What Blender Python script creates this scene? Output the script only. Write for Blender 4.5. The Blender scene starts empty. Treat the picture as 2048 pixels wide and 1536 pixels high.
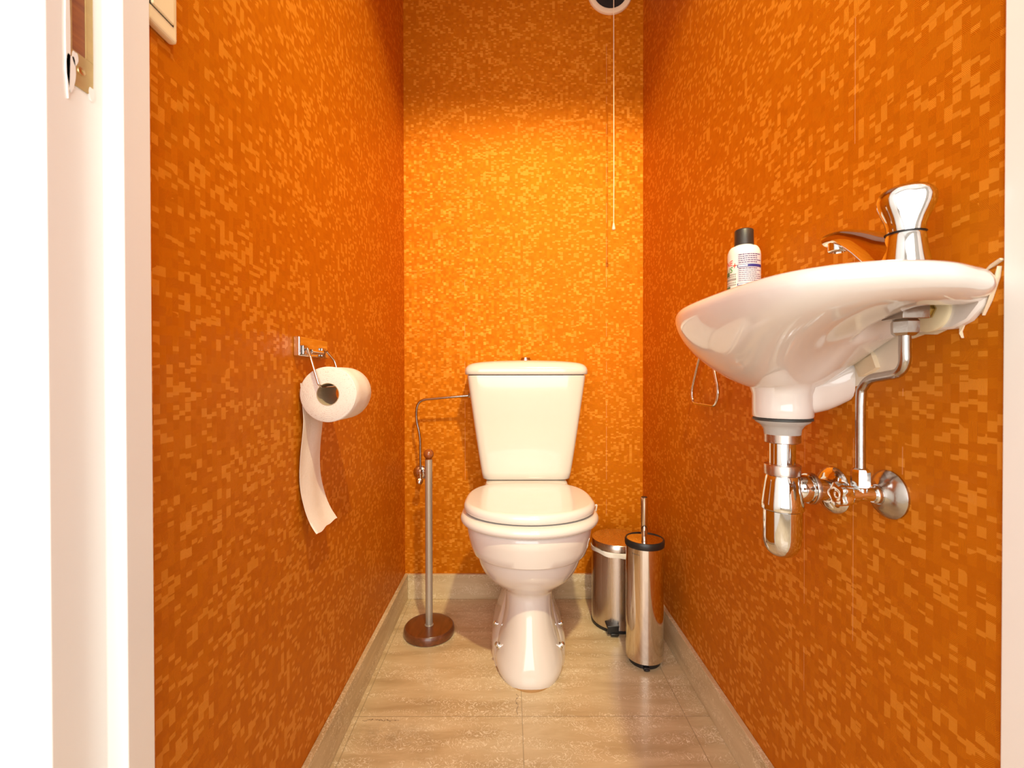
import bpy, bmesh, math, random
from mathutils import Vector, Matrix
R = math.radians
PI = math.pi
random.seed(7)
S = bpy.context.scene
COL = S.collection

# ------------------------------------------------------------------ camera
cam_d = bpy.data.cameras.new('camera')
cam = bpy.data.objects.new('camera', cam_d); COL.objects.link(cam)
cam_d.sensor_width = 36.0
cam_d.lens = 36.0 * 915 / 2048
cam_d.clip_start = 0.02
cam.location = (0, 0, 0.80)
cam.rotation_euler = (R(90 - 0.46), R(0.08), 0)
cam_d.shift_x = 4 / 2048
cam_d.shift_y = -6 / 2048
cam_d.dof.use_dof = True
cam_d.dof.focus_distance = 0.95
cam_d.dof.aperture_fstop = 9
S.camera = cam

# ------------------------------------------------------------------ exposure, world, lights
S.view_settings.view_transform = 'Standard'
S.view_settings.look = 'None'
S.view_settings.gamma = 1
S.view_settings.exposure = 0.29
W = bpy.data.worlds.new('world'); S.world = W; W.use_nodes = True
W.node_tree.nodes['Background'].inputs[0].default_value = (0.9, 0.95, 1.0, 1)
W.node_tree.nodes['Background'].inputs[1].default_value = 0.6

def area(name, loc, rot, sx, sy, power, col):
    l = bpy.data.lights.new(name, 'AREA'); l.shape = 'RECTANGLE'; l.size = sx; l.size_y = sy
    l.energy = power; l.color = col
    o = bpy.data.objects.new(name, l); COL.objects.link(o); o.location = loc; o.rotation_euler = rot
    return o
# daylight entering by the hall window behind the camera
area('window_daylight', (-0.20, -1.18, 1.25), (R(90), 0, 0), 1.6, 1.9, 33, (1.0, 0.955, 0.93))
# the hall's ceiling spotlight, just in front of the toilet door
pl = bpy.data.lights.new('lamp_bulb', 'SPOT'); pl.energy = 140; pl.color = (1.0, 0.86, 0.50)
pl.shadow_soft_size = 0.035; pl.spot_size = R(84); pl.spot_blend = 1.0
po = bpy.data.objects.new('lamp_bulb', pl); COL.objects.link(po); po.location = (0.25, 0.0, 2.2)
LDIR = (Vector((0.08, 1.60, 1.0)) - Vector((0.25, 0, 2.2))).normalized()
po.rotation_euler = LDIR.to_track_quat('-Z', 'Y').to_euler()

# ------------------------------------------------------------------ node helpers
class NT:
    def __init__(s, name):
        s.m = bpy.data.materials.new(name); s.m.use_nodes = True
        s.t = s.m.node_tree; s.b = s.t.nodes['Principled BSDF']
    def n(s, typ, **kw):
        x = s.t.nodes.new(typ)
        for k, v in kw.items(): setattr(x, k, v)
        return x
    def l(s, a, b): s.t.links.new(a, b)
    def put(s, sock, v):
        if isinstance(v, bpy.types.NodeSocket): s.l(v, sock)
        else: sock.default_value = v
    def math(s, op, a, b=0.0, c=0.0):
        x = s.n('ShaderNodeMath', operation=op)
        s.put(x.inputs[0], a); s.put(x.inputs[1], b); s.put(x.inputs[2], c)
        return x.outputs[0]
    def comb(s, a, b, c=0.0):
        x = s.n('ShaderNodeCombineXYZ')
        s.put(x.inputs[0], a); s.put(x.inputs[1], b); s.put(x.inputs[2], c)
        return x.outputs[0]
    def white(s, v, out=0):
        x = s.n('ShaderNodeTexWhiteNoise', noise_dimensions='3D'); s.put(x.inputs['Vector'], v)
        return x.outputs['Value']
    def noise(s, v, scale, detail=3.0, rough=.5, dist=0.0):
        x = s.n('ShaderNodeTexNoise'); s.put(x.inputs['Vector'], v)
        x.inputs['Scale'].default_value = scale; x.inputs['Detail'].default_value = detail
        x.inputs['Roughness'].default_value = rough; x.inputs['Distortion'].default_value = dist
        return x.outputs[0]
    def ramp(s, f, stops):
        x = s.n('ShaderNodeValToRGB'); s.l(f, x.inputs[0])
        cr = x.color_ramp
        while len(cr.elements) < len(stops): cr.elements.new(0.5)
        for e, (p, c) in zip(cr.elements, stops):
            e.position = p; e.color = (c[0], c[1], c[2], 1) if not isinstance(c, float) else (c, c, c, 1)
        return x.outputs[0]
    def mix(s, f, a, b, blend='MIX'):
        x = s.n('ShaderNodeMix', data_type='RGBA', blend_type=blend)
        s.put(x.inputs[0], f)
        for sock, v in ((x.inputs[6], a), (x.inputs[7], b)):
            s.put(sock, v if isinstance(v, bpy.types.NodeSocket) else (v[0], v[1], v[2], 1))
        return x.outputs[2]
    def bump(s, h, dist, strength=1.0):
        x = s.n('ShaderNodeBump'); s.l(h, x.inputs['Height']); x.inputs['Distance'].default_value = dist
        x.inputs['Strength'].default_value = strength; s.l(x.outputs[0], s.b.inputs['Normal'])
    def pos(s):
        g = s.n('ShaderNodeNewGeometry'); x = s.n('ShaderNodeSeparateXYZ'); s.l(g.outputs['Position'], x.inputs[0])
        return g.outputs['Position'], x.outputs[0], x.outputs[1], x.outputs[2]

def plain(name, col, rough=.5, metal=0.0, coat=0.0, var=0.04, scale=40, bump=0.0, ior=1.5, aniso=0):
    t = NT(name); b = t.b
    tc = t.n('ShaderNodeTexCoord').outputs['Object']
    nz = t.noise(tc, scale, 3)
    k = t.math('MULTIPLY_ADD', nz, 2 * var, 1 - var)
    c = t.mix(1.0, col, t.comb(k, k, k), 'MULTIPLY')
    t.l(c, b.inputs['Base Color'])
    t.l(t.math('MULTIPLY_ADD', nz, .3 * rough, .85 * rough), b.inputs['Roughness'])
    b.inputs['Metallic'].default_value = metal; b.inputs['Coat Weight'].default_value = coat
    b.inputs['Coat Roughness'].default_value = .03; b.inputs['IOR'].default_value = ior
    if bump: t.bump(nz, bump)
    return t.m

def wallpaper(name, axis, seams):
    t = NT(name); b = t.b
    p, x, y, z = t.pos()
    u = x if axis == 'x' else y
    cu = t.math('FLOOR', t.math('DIVIDE', u, .0096))
    colr = t.white(t.comb(cu, 3.3, 1.7))
    zv = t.math('ADD', z, t.math('MULTIPLY', colr, .02))
    v1 = t.math('FLOOR', t.math('DIVIDE', zv, .0056))
    v2 = t.math('FLOOR', t.math('DIVIDE', zv, .0108))
    r1 = t.white(t.comb(cu, v1, 1.0)); r2 = t.white(t.comb(cu, v2, 9.0)); r3 = t.white(t.comb(cu, v2, 21.0))
    low = t.noise(t.comb(t.math('MULTIPLY', u, 9.0), t.math('MULTIPLY', z, 14.0), 0.0), 1.0, 2)
    th = t.math('MULTIPLY_ADD', low, -.50, 1.10)
    li = t.math('MAXIMUM', t.math('GREATER_THAN', r1, th), t.math('GREATER_THAN', r2, t.math('ADD', th, .05)))
    dk = t.math('MULTIPLY', t.math('GREATER_THAN', r3, .52), t.math('SUBTRACT', 1.0, li))
    # fine hatching, its direction drawn per cell
    ang = t.math('MULTIPLY', t.math('FLOOR', t.math('MULTIPLY', r3, 5.0)), .63)
    du = t.math('MULTIPLY', u, t.math('COSINE', ang)); dv = t.math('MULTIPLY', z, t.math('SINE', ang))
    ht = t.math('SINE', t.math('MULTIPLY', t.math('ADD', du, dv), 2 * PI / .00125))
    base = t.mix(li, (.585, .168, .0032), (.69, .238, .015))
    base = t.mix(t.math('MULTIPLY', dk, .75), base, (.535, .143, .0022))
    k = t.math('MULTIPLY_ADD', ht, t.math('MULTIPLY_ADD', li, -.05, .11), 1.0)
    base = t.mix(1.0, base, t.comb(k, k, k), 'MULTIPLY')
    for s0, zlo, zhi in seams:
        d = t.math('ABSOLUTE', t.math('SUBTRACT', u, s0))
        m = t.math('LESS_THAN', d, .0007)
        nz = t.math('GREATER_THAN', t.noise(t.comb(0.0, 0.0, t.math('MULTIPLY', z, 7.0)), 1.0, 2), .5)
        m = t.math('MULTIPLY', m, t.math('MULTIPLY', nz, t.math('MULTIPLY', t.math('GREATER_THAN', z, zlo), t.math('LESS_THAN', z, zhi))))
        base = t.mix(t.math('MULTIPLY', m, .38), base, (.9, .5, .25))
    t.l(base, b.inputs['Base Color'])
    t.l(t.math('MULTIPLY_ADD', li, -.08, .46), b.inputs['Roughness'])
    t.l(t.math('MULTIPLY_ADD', li, .15, .22), b.inputs['Specular IOR Level'])
    t.l(t.math('MULTIPLY_ADD', li, -.12, .28), b.inputs['Metallic'])
    b.inputs['Specular Tint'].default_value = (1, .72, .35, 1)
    h = t.math('MULTIPLY_ADD', ht, .25, t.math('MULTIPLY', r1, 1.0))
    t.bump(h, .0005, .6)
    return t.m

def travertine(name, tiles=True):
    t = NT(name); b = t.b
    p, x, y, z = t.pos()
    if tiles:
        su, sv = 2.2, 11.0
        q = t.comb(t.math('MULTIPLY', x, su), t.math('MULTIPLY', y, sv), 0.0)
        q2 = t.comb(t.math('MULTIPLY', x, 14.0), t.math('MULTIPLY', y, 60.0), 0.0)
        q3 = t.comb(x, y, 0.0)
    else:
        q = t.comb(t.math('MULTIPLY', t.math('ADD', x, y), 2.2), t.math('MULTIPLY', z, 11.0), 1.0)
        q2 = t.comb(t.math('MULTIPLY', t.math('ADD', x, y), 14.0), t.math('MULTIPLY', z, 60.0), 1.0)
        q3 = p
    n1 = t.noise(q, 1.6, 5, .6, .6)
    base = t.ramp(n1, [(.28, (.44, .31, .16)), (.5, (.58, .435, .245)), (.72, (.69, .55, .34))])
    # pale squiggly rings gathered in bands
    n2 = t.noise(q3, 42, 3, .55, 2.2)
    line = t.math('LESS_THAN', t.math('ABSOLUTE', t.math('SUBTRACT', n2, .52)), .017)
    band = t.ramp(t.noise(q, 2.4, 3, .6, .3), [(.43, 0.0), (.54, 1.0)])
    base = t.mix(t.math('MULTIPLY', t.math('MULTIPLY', line, band), .75), base, (.90, .80, .60))
    n4 = t.noise(q2, 1.4, 4, .6, .5)
    base = t.mix(t.ramp(n4, [(.62, 0.0), (.74, .35)]), base, (.84, .70, .47))
    if tiles:
        # dirt in the near left tile, with a ragged crack
        dx = t.math('DIVIDE', t.math('ADD', x, .27), .10); dy = t.math('DIVIDE', t.math('SUBTRACT', y, 1.02), .05)
        rr = t.math('ADD', t.math('MULTIPLY', dx, dx), t.math('MULTIPLY', dy, dy))
        dirt = t.math('MULTIPLY', t.ramp(rr, [(0.0, 1.0), (1.0, 0.0)]), t.ramp(t.noise(q3, 30, 5, .7), [(.35, 0.0), (.7, 1.0)]))
        base = t.mix(t.math('MULTIPLY', dirt, .55), base, (.22, .16, .09))
        def seam(c, s0, w=.0011, jag=0.0):
            if jag: c = t.math('ADD', c, t.math('MULTIPLY', t.math('SUBTRACT', t.noise(q3, 60, 4, .7), .5), jag))
            return t.math('LESS_THAN', t.math('ABSOLUTE', t.math('SUBTRACT', c, s0)), w)
        g = seam(x, .0275)
        for s0 in (.413, -.3585): g = t.math('MAXIMUM', g, seam(x, s0))
        for s0 in (1.073, .473, -.127, -.727): g = t.math('MAXIMUM', g, seam(y, s0))
        base = t.mix(t.math('MULTIPLY', g, .55), base, (.26, .19, .10))
        c1 = t.math('MULTIPLY', seam(x, .016, .0008, .03), t.math('MULTIPLY', t.math('GREATER_THAN', y, 1.078), t.math('LESS_THAN', y, 1.15)))
        c2 = t.math('MULTIPLY', seam(y, 1.062, .0010, .03), t.math('MULTIPLY', t.math('GREATER_THAN', x, -.345), t.math('LESS_THAN', x, -.26)))
        base = t.mix(t.math('MULTIPLY', t.math('MAXIMUM', c1, c2), .8), base, (.14, .09, .05))
        b.inputs['Coat Weight'].default_value = .25; b.inputs['Coat Roughness'].default_value = .12
    t.l(base, b.inputs['Base Color'])
    b.inputs['Roughness'].default_value = .33 if tiles else .42
    return t.m

def wood(name, c1, c2, rough=.3):
    t = NT(name); b = t.b
    tc = t.n('ShaderNodeTexCoord').outputs['Object']
    mp = t.n('ShaderNodeMapping'); t.l(tc, mp.inputs[0]); mp.inputs['Scale'].default_value = (40, 8, 60)
    nz = t.noise(mp.outputs[0], 1.0, 5, .6, 1.0)
    t.l(t.ramp(nz, [(.3, c1), (.7, c2)]), b.inputs['Base Color'])
    b.inputs['Roughness'].default_value = rough; b.inputs['Coat Weight'].default_value = .5; b.inputs['Coat Roughness'].default_value = .15
    return t.m

def brushed(name, col, rough, vertical=True):
    t = NT(name); b = t.b
    tc = t.n('ShaderNodeTexCoord').outputs['Object']
    mp = t.n('ShaderNodeMapping'); t.l(tc, mp.inputs[0])
    mp.inputs['Scale'].default_value = (260, 260, 3) if vertical else (3, 3, 600)
    nz = t.noise(mp.outputs[0], 1.0, 3)
    t.l(t.ramp(nz, [(.3, tuple(c * .93 for c in col)), (.7, col)]), b.inputs['Base Color'])
    t.l(t.math('MULTIPLY_ADD', nz, rough * .5, rough * .75), b.inputs['Roughness'])
    b.inputs['Metallic'].default_value = 1
    return t.m

M = {}
M['wp_left'] = wallpaper('orange_wallpaper_left', 'y', [])
M['wp_back'] = wallpaper('orange_wallpaper_back', 'x', [(-.163, .3, 1.15), (.349, .3, 2.1)])
M['wp_right'] = wallpaper('orange_wallpaper_right', 'y', [(.746, .1, .98), (.640, .4, 1.3), (.56, .68, .8)])
M['floor'] = travertine('travertine_tiles')
M['skirting'] = travertine('travertine_skirting', False)
M['ceramic'] = plain('glazed_ceramic', (.75, .70, .65), .09, coat=.6, var=.01)
M['cistern'] = plain('glazed_ceramic_cream', (.70, .68, .61), .10, coat=.6, var=.01)
M['seat'] = plain('white_seat_plastic', (.79, .755, .71), .12, coat=.4, var=.01)
M['chrome'] = plain('polished_chrome', (.70, .70, .70), .06, metal=1, var=.02)
M['worn_chrome'] = plain('worn_chrome', (.44, .41, .385), .20, metal=1, var=.15, scale=90, bump=.0003)
M['ring_metal'] = plain('dull_nickel', (.55, .47, .42), .28, metal=1, var=.1, scale=60)
M['steel'] = brushed('brushed_steel', (.66, .58, .50), .26)
M['mirror_steel'] = brushed('polished_steel', (.76, .68, .58), .10)
M['alu'] = plain('satin_aluminium', (.50, .46, .40), .36, metal=.6, var=.02)
M['black'] = plain('black_plastic', (.012, .011, .011), .35, var=.1)
M['blackgloss'] = plain('black_cap_plastic', (.022, .017, .015), .4, var=.1)
M['rubber_shade'] = plain('rubber_and_lid_shade', (.04, .04, .035), .5)  # rubber of the trap seal, also the painted shade under the cistern lid
M['greyplastic'] = plain('grey_plastic', (.42, .40, .37), .35)
M['paper'] = plain('tissue_paper', (.80, .71, .64), .9, var=.03, scale=250, bump=.0006)
M['core'] = plain('cardboard', (.42, .32, .20), .8, var=.08)
M['paint'] = plain('white_gloss_paint', (.88, .86, .82), .3, var=.01, coat=.2)
M['plaster'] = plain('white_wall_plaster', (.86, .85, .83), .8, var=.02)
M['cream'] = plain('cream_plastic', (.84, .70, .45), .35, var=.02)
M['ventcream'] = plain('cream_vent_plastic', (.86, .72, .50), .4, var=.02)
M['dark'] = plain('dark_duct_and_gap_shade', (.01, .008, .006), .7)  # vent duct, also the shade painted round the switch rocker
M['woodbase'] = wood('stained_wood', (.085, .024, .007), (.19, .052, .014))
M['woodball'] = wood('stained_wood_ball', (.26, .065, .012), (.38, .11, .02))
M['rawwood'] = wood('raw_wood', (.20, .055, .02), (.40, .13, .03), .7)
M['brass'] = plain('tarnished_brass', (.52, .38, .16), .42, metal=.7, var=.2, scale=70)
M['brassy'] = plain('yellow_zinc', (.62, .50, .25), .25, metal=1, var=.15, scale=90)
M['bottle'] = plain('white_bottle_plastic', (.76, .71, .65), .3, var=.01)
M['labelpink'] = plain('pale_lilac_label', (.60, .51, .56), .4)
M['blue'] = plain('navy_print', (.03, .03, .20), .4)
M['ink'] = plain('grey_violet_print', (.07, .03, .12), .5)
M['red'] = plain('red_print', (.75, .04, .015), .4)
M['green'] = plain('green_print', (.03, .30, .03), .4)
M['darkgreen'] = plain('dark_green_print', (.06, .16, .08), .4)
M['orange'] = plain('orange_print', (.85, .20, .02), .4)
M['greyink'] = plain('grey_print', (.10, .09, .08), .5)
M['liner'] = plain('thin_white_film', (.82, .78, .72), .35, var=.05)
M['washer'] = plain('yellowed_washer', (.74, .64, .42), .45, var=.03)
M['patch'] = plain('bare_plaster_patch', (.80, .72, .60), .8, var=.05, bump=.0006)
M['tear'] = plain('torn_paper_backing', (.80, .66, .46), .8, var=.1)
M['hallfloor'] = plain('pale_hall_floor', (.50, .42, .33), .4)
M['caulk'] = plain('aged_silicone', (.40, .22, .08), .5, var=.3)

# ------------------------------------------------------------------ mesh helpers
ROOT = {}
def origin(o):
    v = Vector((0, 0, 0))
    while o is not None:
        v += o.location; o = o.parent
    return v
def obj(name, bm, mat, parent=None, smooth=True, bevel=0, subsurf=0, autos=40, loc=None):
    me = bpy.data.meshes.new(name)
    bmesh.ops.remove_doubles(bm, verts=bm.verts, dist=1e-6)
    bmesh.ops.recalc_face_normals(bm, faces=bm.faces)
    off = origin(parent) if parent else Vector(loc) if loc else Vector((0, 0, 0))
    bmesh.ops.translate(bm, verts=bm.verts, vec=-off)
    if smooth:
        for f in bm.faces: f.smooth = True
        for e in bm.edges:
            if len(e.link_faces) == 2 and e.calc_face_angle(0) > R(autos): e.smooth = False
    bm.to_mesh(me); bm.free()
    o = bpy.data.objects.new(name, me); COL.objects.link(o)
    me.materials.append(M[mat] if isinstance(mat, str) else mat)
    if parent: o.parent = parent
    elif loc: o.location = loc
    if bevel:
        md = o.modifiers.new('bevel', 'BEVEL'); md.width = bevel; md.segments = 3; md.limit_method = 'ANGLE'; md.angle_limit = R(35)
        md.harden_normals = False
    if subsurf:
        md = o.modifiers.new('subsurf', 'SUBSURF'); md.levels = subsurf; md.render_levels = subsurf
    return o
def tag(o, label, cat, group=None):
    o['label'] = label; o['category'] = cat
    if group: o['group'] = group
    return o
def thing(name, label, cat, loc):
    o = bpy.data.objects.new(name, None); COL.objects.link(o); o.location = loc
    o.empty_display_size = .03
    return tag(o, label, cat)
def struct(name, bm, mat, parent=None, **k):
    o = obj(name, bm, mat, parent, **k)
    if parent is None: o['kind'] = 'structure'
    return o
def lab(o, s): o['label'] = s; return o

def box(x0, x1, y0, y1, z0, z1, bm=None):
    bm = bm or bmesh.new()
    v = [bm.verts.new((x, y, z)) for x in (x0, x1) for y in (y0, y1) for z in (z0, z1)]
    for f in ((0, 1, 3, 2), (4, 6, 7, 5), (0, 4, 5, 1), (2, 3, 7, 6), (0, 2, 6, 4), (1, 5, 7, 3)):
        bm.faces.new([v[i] for i in f])
    return bm
def loft(rings, bm=None, cap0=True, cap1=True):
    bm = bm or bmesh.new()
    vs = [[bm.verts.new(p) for p in r] for r in rings]
    n = len(vs[0])
    for a, b in zip(vs, vs[1:]):
        for i in range(n):
            j = (i + 1) % n
            try: bm.faces.new((a[i], a[j], b[j], b[i]))
            except ValueError: pass
    if cap0: bm.faces.new(vs[0][::-1])
    if cap1: bm.faces.new(vs[-1])
    return bm
def frame(d):
    d = Vector(d).normalized()
    up = Vector((0, 0, 1)) if abs(d.z) < .95 else Vector((1, 0, 0))
    a = d.cross(up).normalized(); b = d.cross(a).normalized()
    return d, a, b
def lathe(prof, base=(0, 0, 0), axis=(0, 0, 1), seg=48, bm=None, cap=True, sx=1.0, sy=1.0):
    """prof: list of (radius, height along axis)"""
    d, a, b = frame(axis); base = Vector(base)
    if abs(d.z) > .999: a, b = Vector((1, 0, 0)), Vector((0, 1, 0))
    rings = []
    for r, h in prof:
        r = max(r, 1e-5)
        rings.append([base + d * h + (a * math.cos(2 * PI * i / seg) * sx + b * math.sin(2 * PI * i / seg) * sy) * r for i in range(seg)])
    return loft(rings, bm, cap, cap)
def cyl(p0, p1, r, seg=32, bm=None, ch=.0):
    p0, p1 = Vector(p0), Vector(p1); L = (p1 - p0).length
    prof = [(r, 0), (r, L)] if not ch else [(r - ch, 0), (r, ch), (r, L - ch), (r - ch, L)]
    return lathe(prof, p0, p1 - p0, seg, bm)
def catmull(pts, n=8):
    P = [Vector(p) for p in pts]; out = []
    for i in range(len(P) - 1):
        p0 = P[max(i - 1, 0)]; p1 = P[i]; p2 = P[i + 1]; p3 = P[min(i + 2, len(P) - 1)]
        for k in range(n):
            t = k / n
            out.append(.5 * ((2 * p1) + (p2 - p0) * t + (2 * p0 - 5 * p1 + 4 * p2 - p3) * t * t + (3 * p1 - p0 - 3 * p2 + p3) * t ** 3))
    out.append(P[-1]); return out
def rounded(pts, r, n=8, closed=False):
    P = [Vector(p) for p in pts]; out = []
    N = len(P)
    for i in range(N):
        if not closed and i in (0, N - 1): out.append(P[i]); continue
        p = P[i]; a = P[(i - 1) % N]; b = P[(i + 1) % N]
        rr = min(r, (a - p).length * .49, (b - p).length * .49)
        s = p + (a - p).normalized() * rr; e = p + (b - p).normalized() * rr
        for k in range(n + 1):
            t = k / n
            out.append(s * (1 - t) ** 2 + p * 2 * t * (1 - t) + e * t * t)
    return out
def tube(path, r, seg=16, bm=None, closed=False):
    P = [Vector(p) for p in path]; n = len(P)
    rad = r if isinstance(r, (list, tuple)) else [r] * n
    T = []
    for i in range(n):
        a = P[(i - 1) % n] if closed or i else P[0]; b = P[(i + 1) % n] if closed or i < n - 1 else P[-1]
        T.append((b - a).normalized())
    _, A, _ = frame(T[0]); rings = []
    for i in range(n):
        A = (A - T[i] * A.dot(T[i])).normalized(); B = T[i].cross(A)
        rings.append([P[i] + (A * math.cos(2 * PI * k / seg) + B * math.sin(2 * PI * k / seg)) * rad[i] for k in range(seg)])
    if closed:
        bm = bm or bmesh.new()
        vs = [[bm.verts.new(p) for p in rg] for rg in rings]
        # match the last ring with the first one by best rotation
        best = min(range(seg), key=lambda s: sum((rings[-1][k] - rings[0][(k + s) % seg]).length for k in range(seg)))
        for i in range(n - 1):
            for k in range(seg): bm.faces.new((vs[i][k], vs[i][(k + 1) % seg], vs[i + 1][(k + 1) % seg], vs[i + 1][k]))
        for k in range(seg): bm.faces.new((vs[-1][k], vs[-1][(k + 1) % seg], vs[0][(k + 1 + best) % seg], vs[0][(k + best) % seg]))
        return bm
    return loft(rings, bm)
def interp(keys, x):
    """smooth (monotone-ish) interpolation of tuples keyed by the first value"""
    ks = keys
    if x <= ks[0][0]: return ks[0][1:]
    if x >= ks[-1][0]: return ks[-1][1:]
    for i in range(len(ks) - 1):
        if ks[i][0] <= x <= ks[i + 1][0]:
            h = ks[i + 1][0] - ks[i][0]; t = (x - ks[i][0]) / h
            res = []
            for c in range(1, len(ks[0])):
                def sl(j):
                    a = ks[max(j - 1, 0)]; b = ks[min(j + 1, len(ks) - 1)]
                    return (b[c] - a[c]) / max(b[0] - a[0], 1e-6)
                m0, m1 = sl(i) * h, sl(i + 1) * h
                res.append((2*t**3-3*t*t+1)*ks[i][c] + (t**3-2*t*t+t)*m0 + (-2*t**3+3*t*t)*ks[i+1][c] + (t**3-t*t)*m1)
            return tuple(res)
def sstep(a, b, x):
    t = min(1, max(0, (x - a) / (b - a))); return t * t * (3 - 2 * t)
def text_mesh(s, size):
    cu = bpy.data.curves.new('txt', 'FONT'); cu.body = s; cu.size = size; cu.align_x = 'LEFT'; cu.resolution_u = 3
    o = bpy.data.objects.new('txt', cu); COL.objects.link(o)
    dg = bpy.context.evaluated_depsgraph_get(); me = bpy.data.meshes.new_from_object(o.evaluated_get(dg))
    bm = bmesh.new(); bm.from_mesh(me)
    bpy.data.objects.remove(o); bpy.data.curves.remove(cu); bpy.data.meshes.remove(me)
    bmesh.ops.triangulate(bm, faces=bm.faces)
    return bm
def wrap(bm, cx, cy, r, z0, a0, lift=.0003, slant=0.0, sx=1.0):
    """lay flat x,y letters round a vertical cylinder; a0 = angle (rad) of x=0, text runs anticlockwise seen from above"""
    bmesh.ops.subdivide_edges(bm, edges=[e for e in bm.edges if e.calc_length() > .004], cuts=2)
    for v in bm.verts:
        x, y = v.co.x * sx + v.co.y * slant, v.co.y
        a = a0 + x / r
        v.co = Vector((cx + (r + lift) * math.cos(a), cy + (r + lift) * math.sin(a), z0 + y))
    return bm

# ------------------------------------------------------------------ the room
XL, XR, YB, H = -.382, .481, 1.656, 2.50
YD = .4735            # where the toilet's side walls start, behind the door frame
struct('floor', box(-1.1, 1.4, -1.5, YB + .1, -.05, 0), 'floor', smooth=False)
struct('ceiling', box(XL - .1, XR + .1, YD, YB + .1, H, H + .05), 'plaster', smooth=False)
struct('wall_left', box(XL - .1, XL, YD, YB + .1, 0, H), 'wp_left', smooth=False)
wall_right = struct('wall_right', box(XR, XR + .1, .4448, YB + .1, 0, H), 'wp_right', smooth=False)
wall_back = struct('wall_back', box(XL, XR, YB, YB + .1, 0, H), 'wp_back', smooth=False)
BH, BT = .089, .012
struct('baseboard_back', box(XL + BT, XR - BT, YB - BT, YB, 0, BH), 'skirting', smooth=False, bevel=.0015)
struct('baseboard_left', box(XL, XL + BT, .475, YB, 0, BH), 'skirting', smooth=False, bevel=.0015)
struct('baseboard_right', box(XR - BT, XR, .446, YB, 0, BH), 'skirting', smooth=False, bevel=.0015)

# door frame: stepped left jamb (front face, rebate, stop), right jamb, head
def prism(poly, z0, z1):
    return loft([[Vector((x, y, z0)) for x, y in poly], [Vector((x, y, z1)) for x, y in poly]])
jamb = struct('trim_1', prism([(-.50, .386), (-.3895, .386), (-.3895, .440), (-.370, .440), (-.370, .4735), (-.50, .4735)], 0, 2.085), 'paint', smooth=False, bevel=.0012)
struct('trim_2', box(.4785, .60, .390, .4446, 0, 2.085), 'paint', smooth=False, bevel=.0015)
struct('trim_3', box(-.50, .60, .386, .4446, 2.085, 2.17), 'paint', smooth=False, bevel=.0015)
# strike plate in the rebate, with a raw wood hole
XP = -.3895
def rect_hole(x0, x1, yA, yB, zA, zB, hy0, hy1, hz0, hz1):
    bm = bmesh.new()
    for a, b, c, d in ((yA, yB, zA, hz0), (yA, yB, hz1, zB), (yA, hy0, hz0, hz1), (hy1, yB, hz0, hz1)):
        box(x0, x1, a, b, c, d, bm)
    return bm
lab(obj('strike_plate', rect_hole(XP - .0006, XP + .0014, .4040, .4290, 1.062, 1.26, .4087, .4215, 1.092, 1.235), 'brass', jamb, smooth=False, bevel=.0006), 'brass strike plate smeared with white paint')
lab(obj('latch_hole', box(XP - .0006, XP + .0006, .4087, .4215, 1.092, 1.235), 'rawwood', jamb, smooth=False), 'raw brown wood seen through the strike plate')
lab(obj('screw', lathe([(.0038, 0), (.0034, .0012), (.0012, .0013), (.001, .0007)], (XP + .0012, .4165, 1.0775), (1, 0, 0), 20), 'brassy', jamb), 'small dulled screw head')
bm = bmesh.new()
for (yy, zz, ry, rz) in ((.4045, 1.10, .0022, .045), (.4070, 1.0720, .0045, .016), (.4270, 1.064, .0030, .006), (.4110, 1.0860, .0030, .006)):
    prof = [Vector((XP + .0016, yy + ry * math.cos(t), zz + rz * math.sin(t) * (1 + .2 * math.sin(3 * t)))) for t in [2 * PI * i / 20 for i in range(20)]]
    pr2 = [p + Vector((-.002, 0, 0)) for p in prof]
    loft([pr2, prof], bm)
lab(obj('paint_smear', bm, 'paint', jamb, smooth=False), 'white paint slopped over the plate edge')

# the hall the camera stands in
struct('wall_front', box(-1.1, -.48, .39, .43, 0, H), 'plaster', smooth=False)
struct('wall_front_right', box(.5805, 1.4, .39, .43, 0, H), 'plaster', smooth=False)
struct('wall_front_top', box(-.48, .5805, .39, .43, 2.165, H), 'plaster', smooth=False)
struct('wall_hall_left', box(-1.15, -1.1, -1.5, .43, 0, H), 'plaster', smooth=False)
struct('wall_hall_right', box(1.4, 1.45, -1.5, .43, 0, H), 'plaster', smooth=False)
hb_ = box(-1.1, -1.05, -1.5, -1.4, 0, H)
box(.65, 1.4, -1.5, -1.4, 0, H, hb_); box(-1.05, .65, -1.5, -1.4, 0, .25, hb_); box(-1.05, .65, -1.5, -1.4, 2.25, H, hb_)
struct('wall_hall_back', hb_, 'plaster', smooth=False)
struct('ceiling_hall', box(-1.1, 1.4, -1.5, .39, H, H + .05), 'plaster', smooth=False)
wf = bmesh.new()
for a in ((-1.05, -1.0, .25, 2.25), (.60, .65, .25, 2.25), (-.22, -.18, .25, 2.25), (-1.05, .65, .25, .30), (-1.05, .65, 2.20, 2.25)):
    box(a[0], a[1], -1.48, -1.42, a[2], a[3], wf)
struct('window_1', wf, 'paint', smooth=False)
lamp = thing('ceiling_spotlight', 'small white hall ceiling spotlight just outside the toilet door', 'lamp', (.25, 0, H))
LP = Vector((.25, 0, 2.2))
obj('canopy', lathe([(.05, 0), (.05, -.012), (.02, -.03), (.006, -.035)], (.25, 0, H), (0, 0, 1), 32), 'paint', lamp)
obj('stem', cyl((.25, 0, H - .03), LP - LDIR * .10, .006), 'chrome', lamp)
obj('head', lathe([(.012, -.13), (.030, -.12), (.038, -.05), (.040, -.012), (.0375, -.012), (.035, -.045), (.02, -.10), (.002, -.102)], LP, LDIR, 40, cap=False), 'paint', lamp)

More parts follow.
